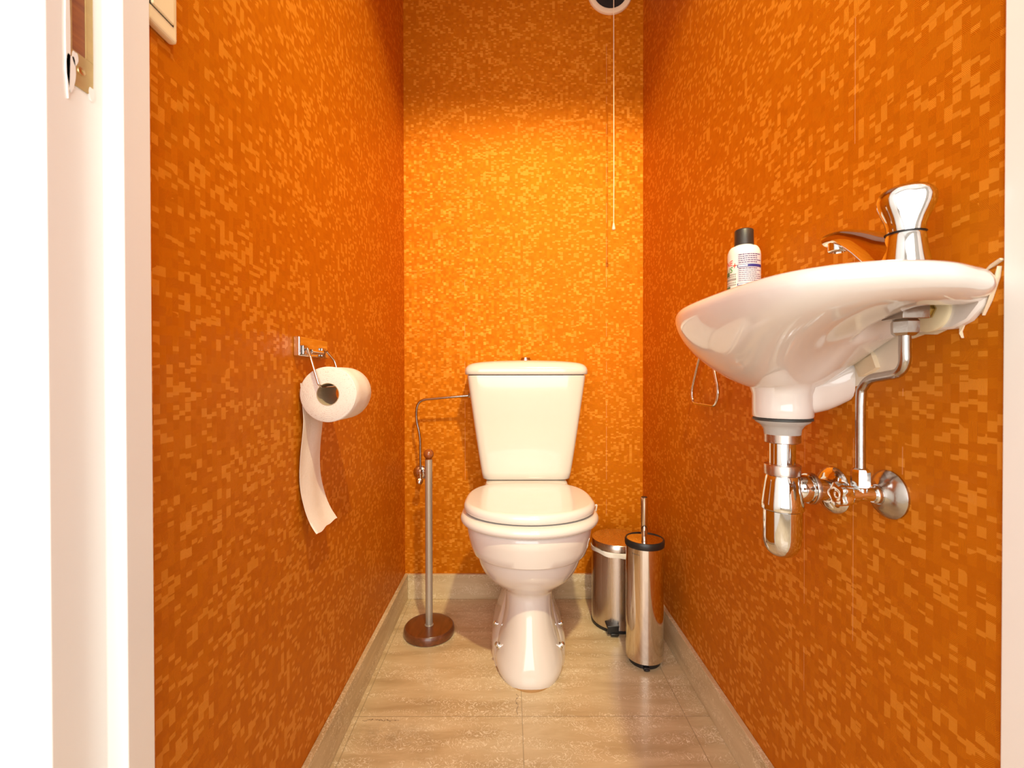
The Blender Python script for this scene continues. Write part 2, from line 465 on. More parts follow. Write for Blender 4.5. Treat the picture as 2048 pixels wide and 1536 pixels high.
# ------------------------------------------------------------------ toilet
TX = .053
def sstep(a, b, x):
    t = min(1, max(0, (x - a) / (b - a))); return t * t * (3 - 2 * t)
def oring(z, w, yf, yc, yb, ef=1.0, eb=.62, n=72, ex=1.0, cx=TX):
    out = []
    for i in range(n):
        t = 2 * PI * i / n; c, s = math.cos(t), math.sin(t)
        if s < 0:
            x = w * math.copysign(abs(c) ** ex, c); y = yc - (yc - yf) * abs(s) ** ef
        else:
            x = w * math.copysign(abs(c) ** eb, c); y = yc + (yb - yc) * abs(s) ** eb
        out.append(Vector((cx + x, y, z)))
    return out
toilet = thing('toilet', 'white close coupled toilet with tapered cistern and closed lid against the back wall', 'toilet', (TX, 1.38, 0))
keys = [(0, .094, 1.160, 1.58), (.012, .098, 1.157, 1.58), (.03, .0975, 1.160, 1.58), (.06, .089, 1.170, 1.57), (.10, .0765, 1.187, 1.56), (.15, .067, 1.205, 1.55),
        (.195, .067, 1.216, 1.54), (.215, .076, 1.214, 1.53), (.232, .100, 1.196, 1.52), (.252, .124, 1.172, 1.51), (.28, .140, 1.151, 1.50),
        (.300, .1465, 1.143, 1.50), (.315, .149, 1.139, 1.50), (.3185, .149, 1.139, 1.50)]
rings = []
N = 40
for i in range(N + 1):
    z = .3185 * i / N; w, yf, yb = interp(keys, z)
    rings.append(oring(z, w, yf, 1.31, yb, eb=.7, ef=1.0, ex=1 - .18 * sstep(.12, 0, z)))
for z, w, yf in ((.3215, .1530, 1.1300), (.325, .1565, 1.1260), (.345, .1630, 1.1215), (.37, .1690, 1.117), (.392, .1720, 1.114), (.400, .1700, 1.117), (.404, .165, 1.122)):
    rings.append(oring(z, w, yf, 1.27, 1.50, eb=.62))
bm = loft(rings)
# side flanges of the foot, with sunken ledges that carry the fixing bolts
fr = [(0, .109, 1.172), (.03, .109, 1.176), (.046, .1065, 1.19), (.060, .100, 1.21), (.080, .092, 1.24), (.11, .081, 1.28), (.15, .068, 1.33), (.20, .06, 1.37)]
loft([oring(z, w, yf, 1.36, 1.60, eb=.5) for z, w, yf in fr], bm)
# rear deck carrying the cistern
loft([oring(z, w, yf, 1.50, 1.625, eb=.35, ef=.4, ex=.4) for z, w, yf in ((.26, .07, 1.42), (.34, .10, 1.41), (.40, .125, 1.41), (.452, .135, 1.42), (.462, .130, 1.43), (.464, .12, 1.44))], bm)
bowl = obj('bowl', bm, 'ceramic', toilet, autos=35)
obj('floor_sealant', loft([oring(z, w, yf, 1.36, 1.60, eb=.5) for z, w, yf in ((0, .1055, 1.1535), (.002, .1055, 1.1535), (.004, .100, 1.158))]), 'caulk', toilet)
for sx in (-1, 1):
    for (yy, zz, xx) in ((1.345, .068, .103), (1.258, .056, .0965)):
        base = Vector((TX + sx * (xx - .016), yy, zz)); ax = Vector((sx * .8, -.1, .6))
        obj('bolt_cap', lathe([(.0085, 0), (.0088, .006), (.0085, .008), (.006, .008), (.0058, .016), (.004, .018)], base, ax, 24), 'chrome', toilet)
def pill(zs, w, yf, yc, yb, eb, r):
    """rounded-edge slab: zs = (z0, z1), r = edge radius"""
    z0, z1 = zs; rr = []
    K = 7
    for k in range(K + 1):
        a = PI / 2 * k / K; rr.append((z0 + r * (1 - math.sin(PI/2 - a + 0) if 0 else 1 - math.cos(PI/2 - (PI/2 - a))), r * (1 - math.sin(a))))
    rings = [oring(z, w - d, yf + d, yc, yb - d, eb=eb) for z, d in rr]
    for k in range(K + 1):
        a = PI / 2 * k / K; rings.append(oring(z1 - r * (1 - math.sin(a)), w - r * (1 - math.cos(a)), yf + r * (1 - math.cos(a)), yc, yb - r * (1 - math.cos(a)), eb=eb))
    return rings
seat = obj('seat', loft(pill((.4045, .4305), .189, 1.101, 1.262, 1.465, .66, .0125)), 'seat', toilet, autos=60)
rg = pill((.4325, .461), .1800, 1.120, 1.262, 1.468, .66, .013)
for r_ in rg:                                 # lid rises slightly to the back
    for p in r_: p.z += max(0, (p.y - 1.12)) * .012
top = rg[-1]
cx = sum((p.x for p in top)) / len(top); cy = 1.30
for k, dz in ((.80, .0008), (.5, .0012), (.1, .0014)):
    rg.append([Vector((cx + (p.x - cx) * k, cy + (p.y - cy) * k, p.z + dz)) for p in top])
obj('lid', loft(rg), 'seat', toilet, autos=60)
for sx in (-1, 1):
    h = obj('hinge', cyl((TX + sx * .115, 1.455, .443), (TX + sx * .142, 1.455, .443), .010, 24, ch=.002), 'seat', toilet)
obj('seat_bumper', tube(rounded([(TX + .178, 1.335, .412), (TX + .2, 1.33, .430), (TX + .196, 1.33, .408), (TX + .182, 1.34, .395)], .006), .0022, 8), 'seat', toilet)
# cistern
cr = []
for k in range(15):
    t = k / 14; z = .4665 + t * (.806 - .4665)
    w = .1435 + (.1925 - .1435) * (t ** .92); yf = 1.478 - .026 * t
    e = .006 if k == 0 else .0
    cr.append(oring(z, w - e, yf + e, 1.60, 1.652, eb=.2, ef=.16, ex=.16, n=96))
cr.insert(1, oring(.471, .1440, 1.4785, 1.60, 1.652, eb=.2, ef=.16, ex=.16, n=96))
cistern = obj('cistern', loft(cr), 'cistern', toilet, autos=50)
def lring(z, w, yf, dome=0):
    r_ = oring(z, w, yf, 1.60, 1.653, eb=.2, ef=.22, ex=.22, n=96)
    for p in r_: p.z -= dome * ((p.x - TX) / .2) ** 2
    return r_
lr = [lring(.8085, .192, 1.456), lring(.8085, .198, 1.449), lring(.811, .2005, 1.446), lring(.822, .2005, 1.4455), lring(.832, .1985, 1.448, .002),
      lring(.840, .1945, 1.4525, .004), lring(.847, .188, 1.459, .006), lring(.852, .178, 1.469, .008), lring(.8555, .155, 1.49, .009)]
top = lring(.8575, .11, 1.53, .009)
lr += [top, [Vector((TX + (p.x - TX) * .1, 1.57 + (p.y - 1.57) * .1, .858)) for p in top]]
lid = obj('cistern_lid', loft(lr), 'cistern', toilet, autos=60)
obj('lid_shade_band', loft([oring(z, .1885, 1.456, 1.60, 1.65, eb=.2, ef=.18, ex=.18, n=96) for z in (.8058, .8088)]), 'rubber_shade', toilet)  # dark band painting in the shadow line between cistern and lid
fb = obj('flush_button', lathe([(.022, 0), (.022, .003), (.019, .004), (.019, .0045), (.0165, .0045), (.0165, .010), (.015, .0112), (.003, .0112)], (TX, 1.548, .856), (0, 0, 1), 40), 'chrome', toilet)

# cistern water supply
sup = thing('cistern_supply_pipe', 'thin bent chrome water pipe from stop valve on back wall to cistern', 'pipe', (-.311, YB, .45))
path = rounded([(-.1325, 1.565, .7385), (-.20, 1.565, .733), (-.318, 1.572, .722), (-.326, 1.578, .66), (-.311, 1.58, .60), (-.311, 1.582, .470)], .035, 10)
obj('pipe', tube(path, .0042, 16), 'worn_chrome', sup)
obj('compression_nut', lathe([(.0085, 0), (.0085, .010), (.006, .012)], (-.1312, 1.565, .7387), (-1, 0, 0), 6), 'worn_chrome', sup)
obj('compression_nut', lathe([(.006, 0), (.0075, .003), (.0075, .014), (.006, .016)], (-.311, 1.582, .465), (0, 0, 1), 6), 'chrome', sup)
v = obj('valve_body', cyl((-.311, 1.582, .445), (-.311, 1.582, .467), .0075, 24, cyl((-.311, 1.582, .456), (-.325, YB, .456), .008)), 'chrome', sup)
obj('rosette', lathe([(.026, 0), (.026, .002), (.020, .008), (.012, .011), (.009, .0115)], (-.325, YB, .456), (0, -1, 0), 40), 'chrome', sup)
obj('handle', lathe([(.008, 0), (.0125, .003), (.013, .012), (.009, .019), (.003, .020)], (-.312, 1.582, .448), (-.15, -.5, -.8), 8), 'chrome', sup)

# ------------------------------------------------------------------ spare roll stand
SX, SY = -.254, 1.425
st = thing('toilet_roll_stand', 'upright spare roll stand with round brown wooden foot and grey metal pole', 'toilet roll stand', (SX, SY, 0))
obj('base', lathe([(.074, 0), (.0775, .003), (.0785, .014), (.077, .022), (.073, .0265), (.066, .0275), (.012, .026)], (SX, SY, 0), (0, 0, 1), 64), 'woodbase', st)
obj('pole', lathe([(.0112, 0), (.0112, .520)], (SX, SY, .025), (0, 0, 1), 32), 'alu', st)
obj('collar', lathe([(.0135, 0), (.0135, .002), (.0115, .003)], (SX, SY, .0262), (0, 0, 1), 32), 'alu', st)
obj('knob', lathe([(.010, 0), (.0125, .0035)] + [(.0158 * math.cos(a), .018 + .0158 * math.sin(a)) for a in [R(-60 + 10 * k) for k in range(16)]], (SX, SY, .543), (0, 0, 1), 32), 'woodball', st)

# ------------------------------------------------------------------ pedal bin
BX, BY = .352, 1.500
pb = thing('pedal_bin', 'small brushed steel pedal bin beside the toilet with black pedal', 'bin', (BX, BY, 0))
rB = .083
obj('body', lathe([(rB - .002, .006), (rB, .008), (rB, .247), (rB - .002, .247), (rB - .002, .02), (.01, .018)], (BX, BY, 0), (0, 0, 1), 72), 'steel', pb)
obj('base_ring', lathe([(rB - .001, 0), (rB + .0015, .001), (rB + .0015, .009), (rB - .003, .010), (.01, .010)], (BX, BY, 0), (0, 0, 1), 72), 'black', pb)
obj('lid', lathe([(rB - .002, .2525), (rB + .001, .2525), (rB + .001, .272), (rB - .001, .2745), (.06, .2775), (.03, .2785), (.001, .279)], (BX, BY, 0), (0, 0, 1), 72), 'steel', pb)
px, py = BX - .035, BY - .072
bm = box(px - .019, px + .019, py - .024, py + .012, .026, .033)
box(px - .0175, px + .0175, py - .026, py - .020, .008, .033, bm)
box(px - .008, px + .016, py - .032, py - .010, .004, .012, bm)
pd = obj('pedal', bm, 'black', pb, bevel=.002)
# liner edge folded over the rim
ln = []
for k, (dr, z) in enumerate(((-.003, .235), (-.003, .250), (.001, .2515), (.0028, .249), (.0022, .240), (.0018, .236))):
    ring = []
    for i in range(72):
        a = 2 * PI * i / 72
        wob = .0006 * math.sin(5 * a + k) + .0005 * math.sin(11 * a)
        zz = z + (.003 * math.sin(2 * a + .6) + .0018 * math.sin(7 * a + 1) if k > 2 else 0)
        ring.append(Vector((BX + (rB + dr + wob) * math.cos(a), BY + (rB + dr + wob) * math.sin(a), zz)))
    ln.append(ring)
tag(obj('bin_liner', loft(ln, None, False, False), 'liner', loc=(BX, BY, .235)), 'white plastic liner edge folded over the rim of the pedal bin', 'bin liner')

# ------------------------------------------------------------------ toilet brush
QX, QY, rQ = .379, 1.287, .0515
bh = thing('toilet_brush_holder', 'tall polished steel cylinder holder for the toilet brush by right wall', 'toilet brush holder', (QX, QY, 0))
hb = obj('body', lathe([(rQ - .002, .0150), (rQ, .0165), (rQ, .328), (rQ - .002, .328), (rQ - .002, .02), (.01, .018)], (QX, QY, 0), (0, 0, 1), 72), 'mirror_steel', bh)
obj('base', lathe([(rQ - .010, 0), (rQ - .0085, .001), (rQ - .0085, .014), (rQ - .003, .0155), (.005, .0155)], (QX, QY, 0), (0, 0, 1), 64), 'black', bh)
bm = box(QX - .016, QX + .000, QY - .052, QY - .035, .0008, .0105)
box(QX - .013, QX - .003, QY - .055, QY - .050, .002, .008, bm)
obj('foot_catch', bm, 'black', bh, bevel=.0015)
tb = text_mesh('brabantia', .0060)
lab(obj('printed_name', wrap(tb, QX, QY, rQ, .3130, R(-146), .0002), 'greyink', bh, smooth=False), 'small dark printed name near the top of the cylinder')
br = thing('toilet_brush', 'toilet brush with slim steel handle and round mirrored cover standing in the holder', 'toilet brush', (QX, QY, .3285))
rr = obj('rim', lathe([(rQ - .004, .3285), (rQ + .002, .3285), (rQ + .003, .333), (rQ + .003, .343), (rQ + .001, .3465), (rQ - .002, .3468), (rQ - .003, .345)], (QX, QY, 0), (0, 0, 1), 72), 'black', br)
obj('cover', lathe([(rQ - .003, .334), (rQ - .0025, .3452), (rQ - .004, .3458), (.012, .3462), (.011, .3462)], (QX, QY, 0), (0, 0, 1), 72), 'chrome', br)
obj('handle', lathe([(.0075, .346), (.0075, .3575), (.0092, .360), (.0098, .45), (.0098, .4600), (.0085, .4615), (.004, .4618)], (QX - .001, QY, 0), (0, 0, 1), 32), 'mirror_steel', br)
obj('handle_tip', lathe([(.0085, .4612), (.0080, .4630), (.002, .4635)], (QX - .001, QY, 0), (0, 0, 1), 32), 'black', br)

# ------------------------------------------------------------------ toilet paper holder and roll (left wall)
hd = thing('toilet_paper_holder', 'chrome wire toilet paper holder with square wall plate on left wall', 'toilet paper holder', (XL, .86, .855))
obj('wall_plate', box(XL, XL + .012, .806, .930, .838, .8735), 'chrome', hd, smooth=False, bevel=.002)
obj('clip', box(XL + .012, XL + .0165, .812, .829, .840, .858), 'worn_chrome', hd, smooth=False, bevel=.002)
obj('clip', box(XL + .012, XL + .0165, .893, .912, .840, .858), 'worn_chrome', hd, smooth=False, bevel=.002)
obj('hinge_bar', cyl((XL + .018, .836, .848), (XL + .018, .888, .848), .0042, 20, ch=.001), 'chrome', hd)
wp = rounded([(XL + .019, .822, .852), (XL + .028, .813, .835), (-.3395, .812, .7875), (-.337, .818, .784), (-.337, .918, .784), (-.3395, .922, .7875), (XL + .028, .922, .835), (XL + .019, .907, .852)], .006, 6)
obj('wire_arm', tube(wp, .0024, 12), 'chrome', hd)
RX, RZ, rr_, RY0, RY1 = -.3265, .770, .0505, .820, .909
roll = thing('toilet_paper_roll', 'part used white toilet paper roll hanging on the chrome holder with loose end trailing down', 'toilet roll', (RX, RY0, RZ - rr_))
bm = bmesh.new()
prof = [(.0205, 0), (rr_ - .0015, -.0002), (rr_, .0015), (rr_ - .0006, .03), (rr_, .06), (rr_, .0872), (rr_ - .0015, .089), (.0205, .089), (.0205, 0)]
def roll_ring(r, h):
    out = []
    for i in range(96):
        a = 2 * PI * i / 96
        k = 1 + (.012 * math.sin(2 * a + 1) + .008 * math.sin(3 * a)) * (r > .03)
        out.append(Vector((RX + r * k * math.cos(a), RY0 + h, RZ + r * k * math.sin(a))))
    return out
bm = loft([roll_ring(r, h) for r, h in prof], None, False, False)
def rollface():
    t = NT('rolled_tissue'); b = t.b
    p, x, y, z = t.pos()
    dx = t.math('SUBTRACT', x, RX); dz = t.math('SUBTRACT', z, RZ)
    r = t.math('SQRT', t.math('ADD', t.math('MULTIPLY', dx, dx), t.math('MULTIPLY', dz, dz)))
    a = t.math('ARCTAN2', dz, dx)
    fr_ = t.math('MULTIPLY', t.math('FLOOR', t.math('MULTIPLY', r, 800.0)), 1.0)
    sp = t.noise(t.comb(fr_, t.math('MULTIPLY', a, 9.0), 0.0), 1.3, 3)
    face = t.math('LESS_THAN', y, RY0 + .0008)
    c = t.mix(t.math('MULTIPLY', face, t.ramp(sp, [(.56, 0.0), (.70, .6)])), (.81, .72, .65), (.62, .40, .33))
    t.l(c, b.inputs['Base Color']); b.inputs['Roughness'].default_value = .9
    h = t.math('ADD', t.math('MULTIPLY', t.math('SINE', t.math('MULTIPLY', r, 5200.0)), .5), t.noise(p, 260, 3))
    t.bump(h, .0006, .7)
    return t.m
obj('paper', bm, rollface(), roll, autos=60)
obj('core', lathe([(.0206, -.0004), (.0206, .0894), (.0195, .0894), (.0195, -.0004), (.0206, -.0004)], (RX, RY0, RZ), (0, 1, 0), 48, cap=False), 'core', roll)
# hanging end
def sheet():
    bm = bmesh.new(); nu, nv = 14, 60; g = []
    cl = [(.79, -.3765, .0), (.72, -.3740, .0), (.66, -.3755, .001), (.60, -.3765, .001), (.56, -.3705, .0005), (.535, -.3615, 0), (.5165, -.3500, 0)]
    cl = [(-c[0], c[1], c[2]) for c in cl]
    for j in range(nv + 1):
        z = .79 + (.5165 - .79) * j / nv
        xx, tw = interp(cl, -z)
        row = []
        for i in range(nu + 1):
            u = i / nu
            y = RY0 + .0015 + .086 * u + (.004 * math.sin(j / nv * 9) * sstep(0, .3, j / nv) if 1 else 0)
            fold = .0012 * math.sin(u * 7 + j * .11) * sstep(0, .25, j / nv)
            edge = .0012 * math.sin(j * 1.7 + i) * (j == nv)
            zz = z + edge + (.004 * u * sstep(.8, 1, j / nv))
            row.append(Vector((max(xx + fold + .004 * u * sstep(.4, 1, j / nv), XL + .0018), y, zz)))
        g.append(row)
    th = Vector((.0005, 0, 0))
    A = [[bm.verts.new(p) for p in r] for r in g]; B = [[bm.verts.new(p + th) for p in r] for r in g]
    for j in range(nv):
        for i in range(nu):
            bm.faces.new((A[j][i], A[j][i+1], A[j+1][i+1], A[j+1][i])); bm.faces.new((B[j][i], B[j+1][i], B[j+1][i+1], B[j][i+1]))
        bm.faces.new((A[j][0], A[j+1][0], B[j+1][0], B[j][0])); bm.faces.new((A[j][nu], B[j][nu], B[j+1][nu], A[j+1][nu]))
    for i in range(nu):
        bm.faces.new((A[0][i], B[0][i], B[0][i+1], A[0][i+1])); bm.faces.new((A[nv][i], A[nv][i+1], B[nv][i+1], B[nv][i]))
    return bm
obj('hanging_sheet', sheet(), 'paper', roll, autos=80)

# ------------------------------------------------------------------ light switch (left wall, beside the frame)
sw = thing('light_switch', 'cream rocker light switch at the top left beside the door frame', 'light switch', (XL, .495, 1.21))
obj('plate', box(XL, XL + .010, .4745, .5165, 1.172, 1.262), 'cream', sw, smooth=False, bevel=.0035)
obj('rocker', box(XL + .007, XL + .0125, .4770, .5085, 1.1885, 1.248), 'cream', sw, smooth=False, bevel=.0015)
obj('shadow_gap', box(XL + .008, XL + .0103, .4762, .5095, 1.1875, 1.249), 'dark', sw, smooth=False)  # near-black sliver, colour stands in for shade around the rocker

# ------------------------------------------------------------------ vent and pull cord
VX, VZ = .361, 2.182
vt = thing('ceiling_vent', 'round cream extractor vent with dark opening high on the back wall', 'vent', (VX, YB, VZ))
vt.name = 'air_vent'
obj('ring', lathe([(.0805, 0), (.0805, .004), (.078, .008), (.066, .010), (.0605, .007), (.0595, .001)], (VX, YB, VZ), (0, -1, 0), 72, cap=False), 'ventcream', vt)
obj('opening', lathe([(.0600, .0006), (.0600, .0012), (.002, .0012)], (VX, YB, VZ), (0, -1, 0), 48), 'dark', vt)
bm = lathe([(.004, .001), (.004, .012), (.022, .014), (.024, .017), (.018, .021), (.002, .023)], (VX, YB, VZ + .004), (0, -1, 0), 48)
obj('valve_disc', bm, 'black', vt)
CX, CY = .3425, 1.513
cd = thing('pull_cord', 'thin white pull cord with small tapered knob hanging in front of back wall', 'pull cord', (CX, CY, H))
obj('cord', tube(catmull([(CX, CY, H), (CX, CY, 1.9), (CX + .0006, CY, 1.5), (CX, CY, 1.302)], 12), .0013, 8), 'ventcream', cd)
obj('knob', lathe([(.0022, 0), (.0028, -.003), (.0055, -.017), (.0058, -.020), (.004, -.0225), (.001, -.023)], (CX, CY, 1.308), (0, 0, 1), 24), 'ventcream', cd)
obj('ceiling_rose', lathe([(.02, 0), (.02, -.01), (.008, -.018), (.003, -.019)], (CX, CY, H), (0, 0, 1), 32), 'ventcream', cd)

# ------------------------------------------------------------------ wash basin (right wall)
DX, DY = .405, .68           # drain
bs = thing('wash_basin', 'small white oval wall hung wash basin on the right wall', 'basin', (XR, .68, .75))
out_pts = [(XR - .0005, .452), (.462, .437), (.440, .426), (.402, .409), (.362, .402), (.326, .406), (.295, .424), (.272, .455), (.2600, .50), (.2545, .56), (.2520, .62),
           (.2535, .672), (.2595, .712), (.2715, .752), (.292, .793), (.320, .828), (.358, .860), (.405, .885), (.45, .902), (XR - .0005, .912)]
oc = catmull([(x, y, 0) for x, y in out_pts], 10)
poly = [(p.x, p.y) for p in oc]
def ray_R(th):
    c, s = math.cos(th), math.sin(th); best = None
    P = poly + [poly[0]]
    for (x0, y0), (x1, y1) in zip(P, P[1:]):
        dx, dy = x1 - x0, y1 - y0; den = c * dy - s * dx
        if abs(den) < 1e-12: continue
        ax, ay = x0 - DX, y0 - DY
        t = (ax * dy - ay * dx) / den; u = (ax * s - ay * c) / den
        u = (c * ay - s * ax) / (s * dx - c * dy) if abs(s * dx - c * dy) > 1e-12 else 0
        if t > 0 and -1e-6 <= u <= 1 + 1e-6: best = t if best is None else min(best, t)
    return best or .076
NTH = 220
TH = [2 * PI * i / NTH for i in range(NTH)]
RR = [ray_R(t) for t in TH]
ZR = .905
def under(x, y, rho, Rm, th):
    """height of the underside"""
    s = min(1, max(0, (rho - .04) / (Rm - .04))); c = -math.cos(th)
    zf = .784 + .107 * (1 - max(0, 1 - s ** 1.3) ** .6)
    d = rho - .04
    ze = .784 + .094 * (1 - math.exp(-(max(d, 0) / .085) ** 1.35))
    q = min(1, max(0, (s - .86) / .14)); ze += (.891 - ze) * (1 - math.sqrt(max(0, 1 - q * q)))
    w = sstep(-.1, .9, c)
    z = ze * (1 - w) + zf * w
    m = sstep(.412, .424, x) * sstep(.560, .532, y) * sstep(.462, .478, y)
    m2 = sstep(.412, .424, x) * sstep(.80, .83, y) * sstep(.902, .886, y)
    m = max(m, m2)
    return z + (.892 - z) * m if z < .892 else z
rings = []
# neck of the drain, then the underside out to the rim roll, over, across the deck, into the bowl
for z, r in ((.7415, .0335), (.7405, .0385), (.743, .0400), (.755, .0402), (.775, .0405)):
    rings.append([Vector((DX + r * math.cos(t), DY + r * math.sin(t), z)) for t in TH])
NS = 56
for k in range(1, NS + 1):
    s = math.sin(PI / 2 * k / NS); ring = []
    for t, Rm in zip(TH, RR):
        Ro = Rm
        rho = .0405 + (Ro - .0405) * s
        x, y = DX + rho * math.cos(t), DY + rho * math.sin(t)
        ring.append(Vector((x, y, under(x, y, rho, Ro, t))))
    rings.append(ring)
def rimring(inset, z):
    ring = []
    for t, Rm in zip(TH, RR):
        k = 1 if math.cos(t) < .6 and Rm < 1 else 1
        x, y = DX + (Rm - inset) * math.cos(t), DY + (Rm - inset) * math.sin(t)
        ring.append(Vector((x, y, z)))
    return ring
rings += [rimring(.0002, .8945), rimring(.0012, .898), rimring(.0035, .902), rimring(.007, .9045), rimring(.012, .905)]
def bowl_r(t, Rm):
    a = 1 / math.sqrt((math.cos(t) / .125) ** 2 + (math.sin(t) / .145) ** 2)
    return min(a, Rm - .022)
for f, z in ((1.0, .9040), (.985, .901), (.95, .893), (.88, .872), (.78, .846), (.6, .820), (.4, .806), (.2, .799), (.06, .797)):
    rings.append([Vector((DX + bowl_r(t, Rm) * f * math.cos(t), DY + bowl_r(t, Rm) * f * math.sin(t), z)) for t, Rm in zip(TH, RR)])
bm = loft(rings, None, True, True)
# web from the drain neck back to the wall
wr = []
for (x, hw, zlo, zhi) in ((.410, .0300, .7430, .7985), (.425, .0325, .7440, .8000), (.440, .0350, .7460, .8015), (.455, .0375, .7495, .8100), (.468, .0405, .7550, .8200), (XR - .0005, .0440, .7620, .8300)):
    ring = []
    for k in range(24):
        a = 2 * PI * k / 24
        c = math.copysign(abs(math.cos(a)) ** .6, math.cos(a)); s_ = math.copysign(abs(math.sin(a)) ** .6, math.sin(a))
        zc = (zlo + zhi) / 2; ring.append(Vector((x, DY + hw * c, zc + (zhi - zlo) / 2 * s_)))
    wr.append(ring)
loft(wr, bm)
basin = obj('bowl', bm, 'ceramic', bs, autos=50)
# rear flange on the wall, near end
fl = []
for x, e in ((XR - .0005, 0), (XR - .006, 0), (XR - .009, .002)):
    fl.append([Vector((x, y, z)) for y, z in [(.4555 + e, .886), (.4600 + e, .872 + e), (.474, .858 + e), (.490, .8515 + e), (.56, .8515 + e), (.60, .8515 + e), (.625, .84), (.64, .82), (.64, .893), (.47, .893)]])
obj('wall_flange', loft(fl), 'ceramic', bs, autos=30)
obj('washer', lathe([(.024, 0), (.024, .003), (.022, .0045), (.008, .005)], (XR - .009, .513, .874), (-1, 0, 0), 40), 'washer', bs)
fx = obj('fixing_nut', lathe([(.0085, .004), (.0105, .0045), (.0105, .006), (.0075, .0065), (.0085, .0075), (.0085, .0150), (.0065, .0175), (.002, .0175)], (XR - .010, .511, .8745), (-1, 0, 0), 6), 'brassy', bs, autos=20)

# torn wallpaper and bare plaster below the basin
def wallpoly(pts, x0, x1, bm=None):
    bm = bm or bmesh.new()
    return loft([[Vector((x0, y, z)) for y, z in pts], [Vector((x1, y, z)) for y, z in pts]], bm)
lab(obj('bare_plaster', wallpoly([(.650, .783), (.628, .789), (.585, .800), (.572, .8065), (.560, .822), (.548, .851), (.575, .862), (.66, .862)], XR + .001, XR - .0008), 'patch', wall_right, smooth=False), 'bare cream plaster where the wallpaper is missing under the basin')
bm = bmesh.new()
def flap(pts, lift):
    loft([[Vector((XR - .0004, y, z)) for y, z, l in pts], [Vector((XR - .0012 - l * lift, y, z)) for y, z, l in pts]], bm)
flap([(.452, .906, 0), (.4475, .908, 1), (.449, .897, 1), (.4560, .876, 1), (.463, .862, .6), (.466, .866, 0), (.459, .884, 0), (.4545, .897, 0)], .004)
flap([(.466, .905, 0), (.457, .912, .3), (.4465, .9155, 1), (.4455, .9135, 1), (.455, .909, .3)], .003)
flap([(.489, .854, 0), (.487, .846, 1), (.4845, .841, 1), (.486, .848, .5), (.483, .855, 0)], .002)
flap([(.50, .8525, 0), (.515, .8475, .6), (.53, .849, 1), (.545, .8455, .8), (.555, .849, .5), (.556, .853, 0)], .003)
flap([(.61, .84, 0), (.600, .828, 1), (.593, .812, 1), (.603, .806, .6), (.618, .801, .8), (.63, .80, 0), (.64, .82, 0)], .006)
lab(obj('torn_paper', bm, 'tear', wall_right, smooth=False), 'torn cream wallpaper edges around the basin')

# tap
AX, AY = .433, .502
tp = thing('basin_tap', 'chrome pillar tap with large faceted knob on the near end of the basin', 'tap', (AX, AY, ZR))
bd = lathe([(.0255, .9045), (.0260, .907), (.0245, .914), (.0215, .928), (.0190, .942), (.0180, .953), (.0172, .955)], (AX, AY, 0), (0, 0, 1), 48)
body = obj('body', bd, 'chrome', tp, autos=60)
kr = []
for z, r, lob in ((.9560, .0190, 0), (.9575, .0200, .01), (.9640, .0203, .02), (.9720, .0225, .05), (.980, .0258, .08), (.988, .0285, .105), (.995, .0298, .11), (1.001, .0292, .10), (1.006, .0268, .075), (1.0098, .0225, .05), (1.0125, .0165, .03), (1.0140, .009, 0), (1.0144, .001, 0)):
    ring = []
    for i in range(72):
        a = 2 * PI * i / 72
        k = 1 - lob * math.cos(3 * (a - R(-122))) - .25 * lob * math.cos(6 * (a - R(-122)))
        ring.append(Vector((AX + .84 * r * k * math.cos(a), AY + .84 * r * k * math.sin(a), .956 + (z - .956) * .91)))
    kr.append(ring)
obj('knob', loft(kr), 'chrome', tp, autos=60)
obj('knob_seal', lathe([(.0165, .9545), (.0172, .9548), (.0172, .9568), (.0185, .9570)], (AX, AY, 0), (0, 0, 1), 48), 'black', tp)
# spout: flattened tapering section from the body towards the bowl
sp = catmull([(AX, AY + .002, .930), (AX - .002, AY + .028, .944), (AX - .004, AY + .056, .963), (AX - .0055, AY + .082, .9770), (AX - .0065, AY + .098, .9800), (AX - .007, AY + .108, .9795)], 8)
rings = []
for i, p in enumerate(sp):
    t = i / (len(sp) - 1); a = sp[max(i - 1, 0)]; b = sp[min(i + 1, len(sp) - 1)]
    d = (b - a).normalized(); side = Vector((1, 0, 0)); side = (side - d * side.dot(d)).normalized(); up = side.cross(d)
    if up.z < 0: up = -up
    w = .0200 + (.0135 - .0200) * sstep(0, .6, t); h = .0235 + (.0088 - .0235) * sstep(0, .75, t)
    if t > .97: w *= .8; h *= .8
    rings.append([p + side * w * math.copysign(abs(math.cos(q)) ** .8, math.cos(q)) + up * h * math.copysign(abs(math.sin(q)) ** .8, math.sin(q)) for q in [2 * PI * k / 32 for k in range(32)]])
spout = obj('spout', loft(rings), 'chrome', tp, autos=60)
obj('aerator', lathe([(.0112, 0), (.0112, -.0125), (.0100, -.0135), (.0095, -.0115), (.003, -.011)], (AX - .0065, AY + .0940, .9760), (0, 0, 1), 32), 'chrome', tp)
obj('back_nut', box(AX - .0145, AX + .0145, AY - .0145, AY + .0145, .8625, .8800), 'worn_chrome', tp, smooth=False, bevel=.001)
obj('shank', cyl((AX, AY, .862), (AX, AY, .906), .0085, 24), 'worn_chrome', tp)

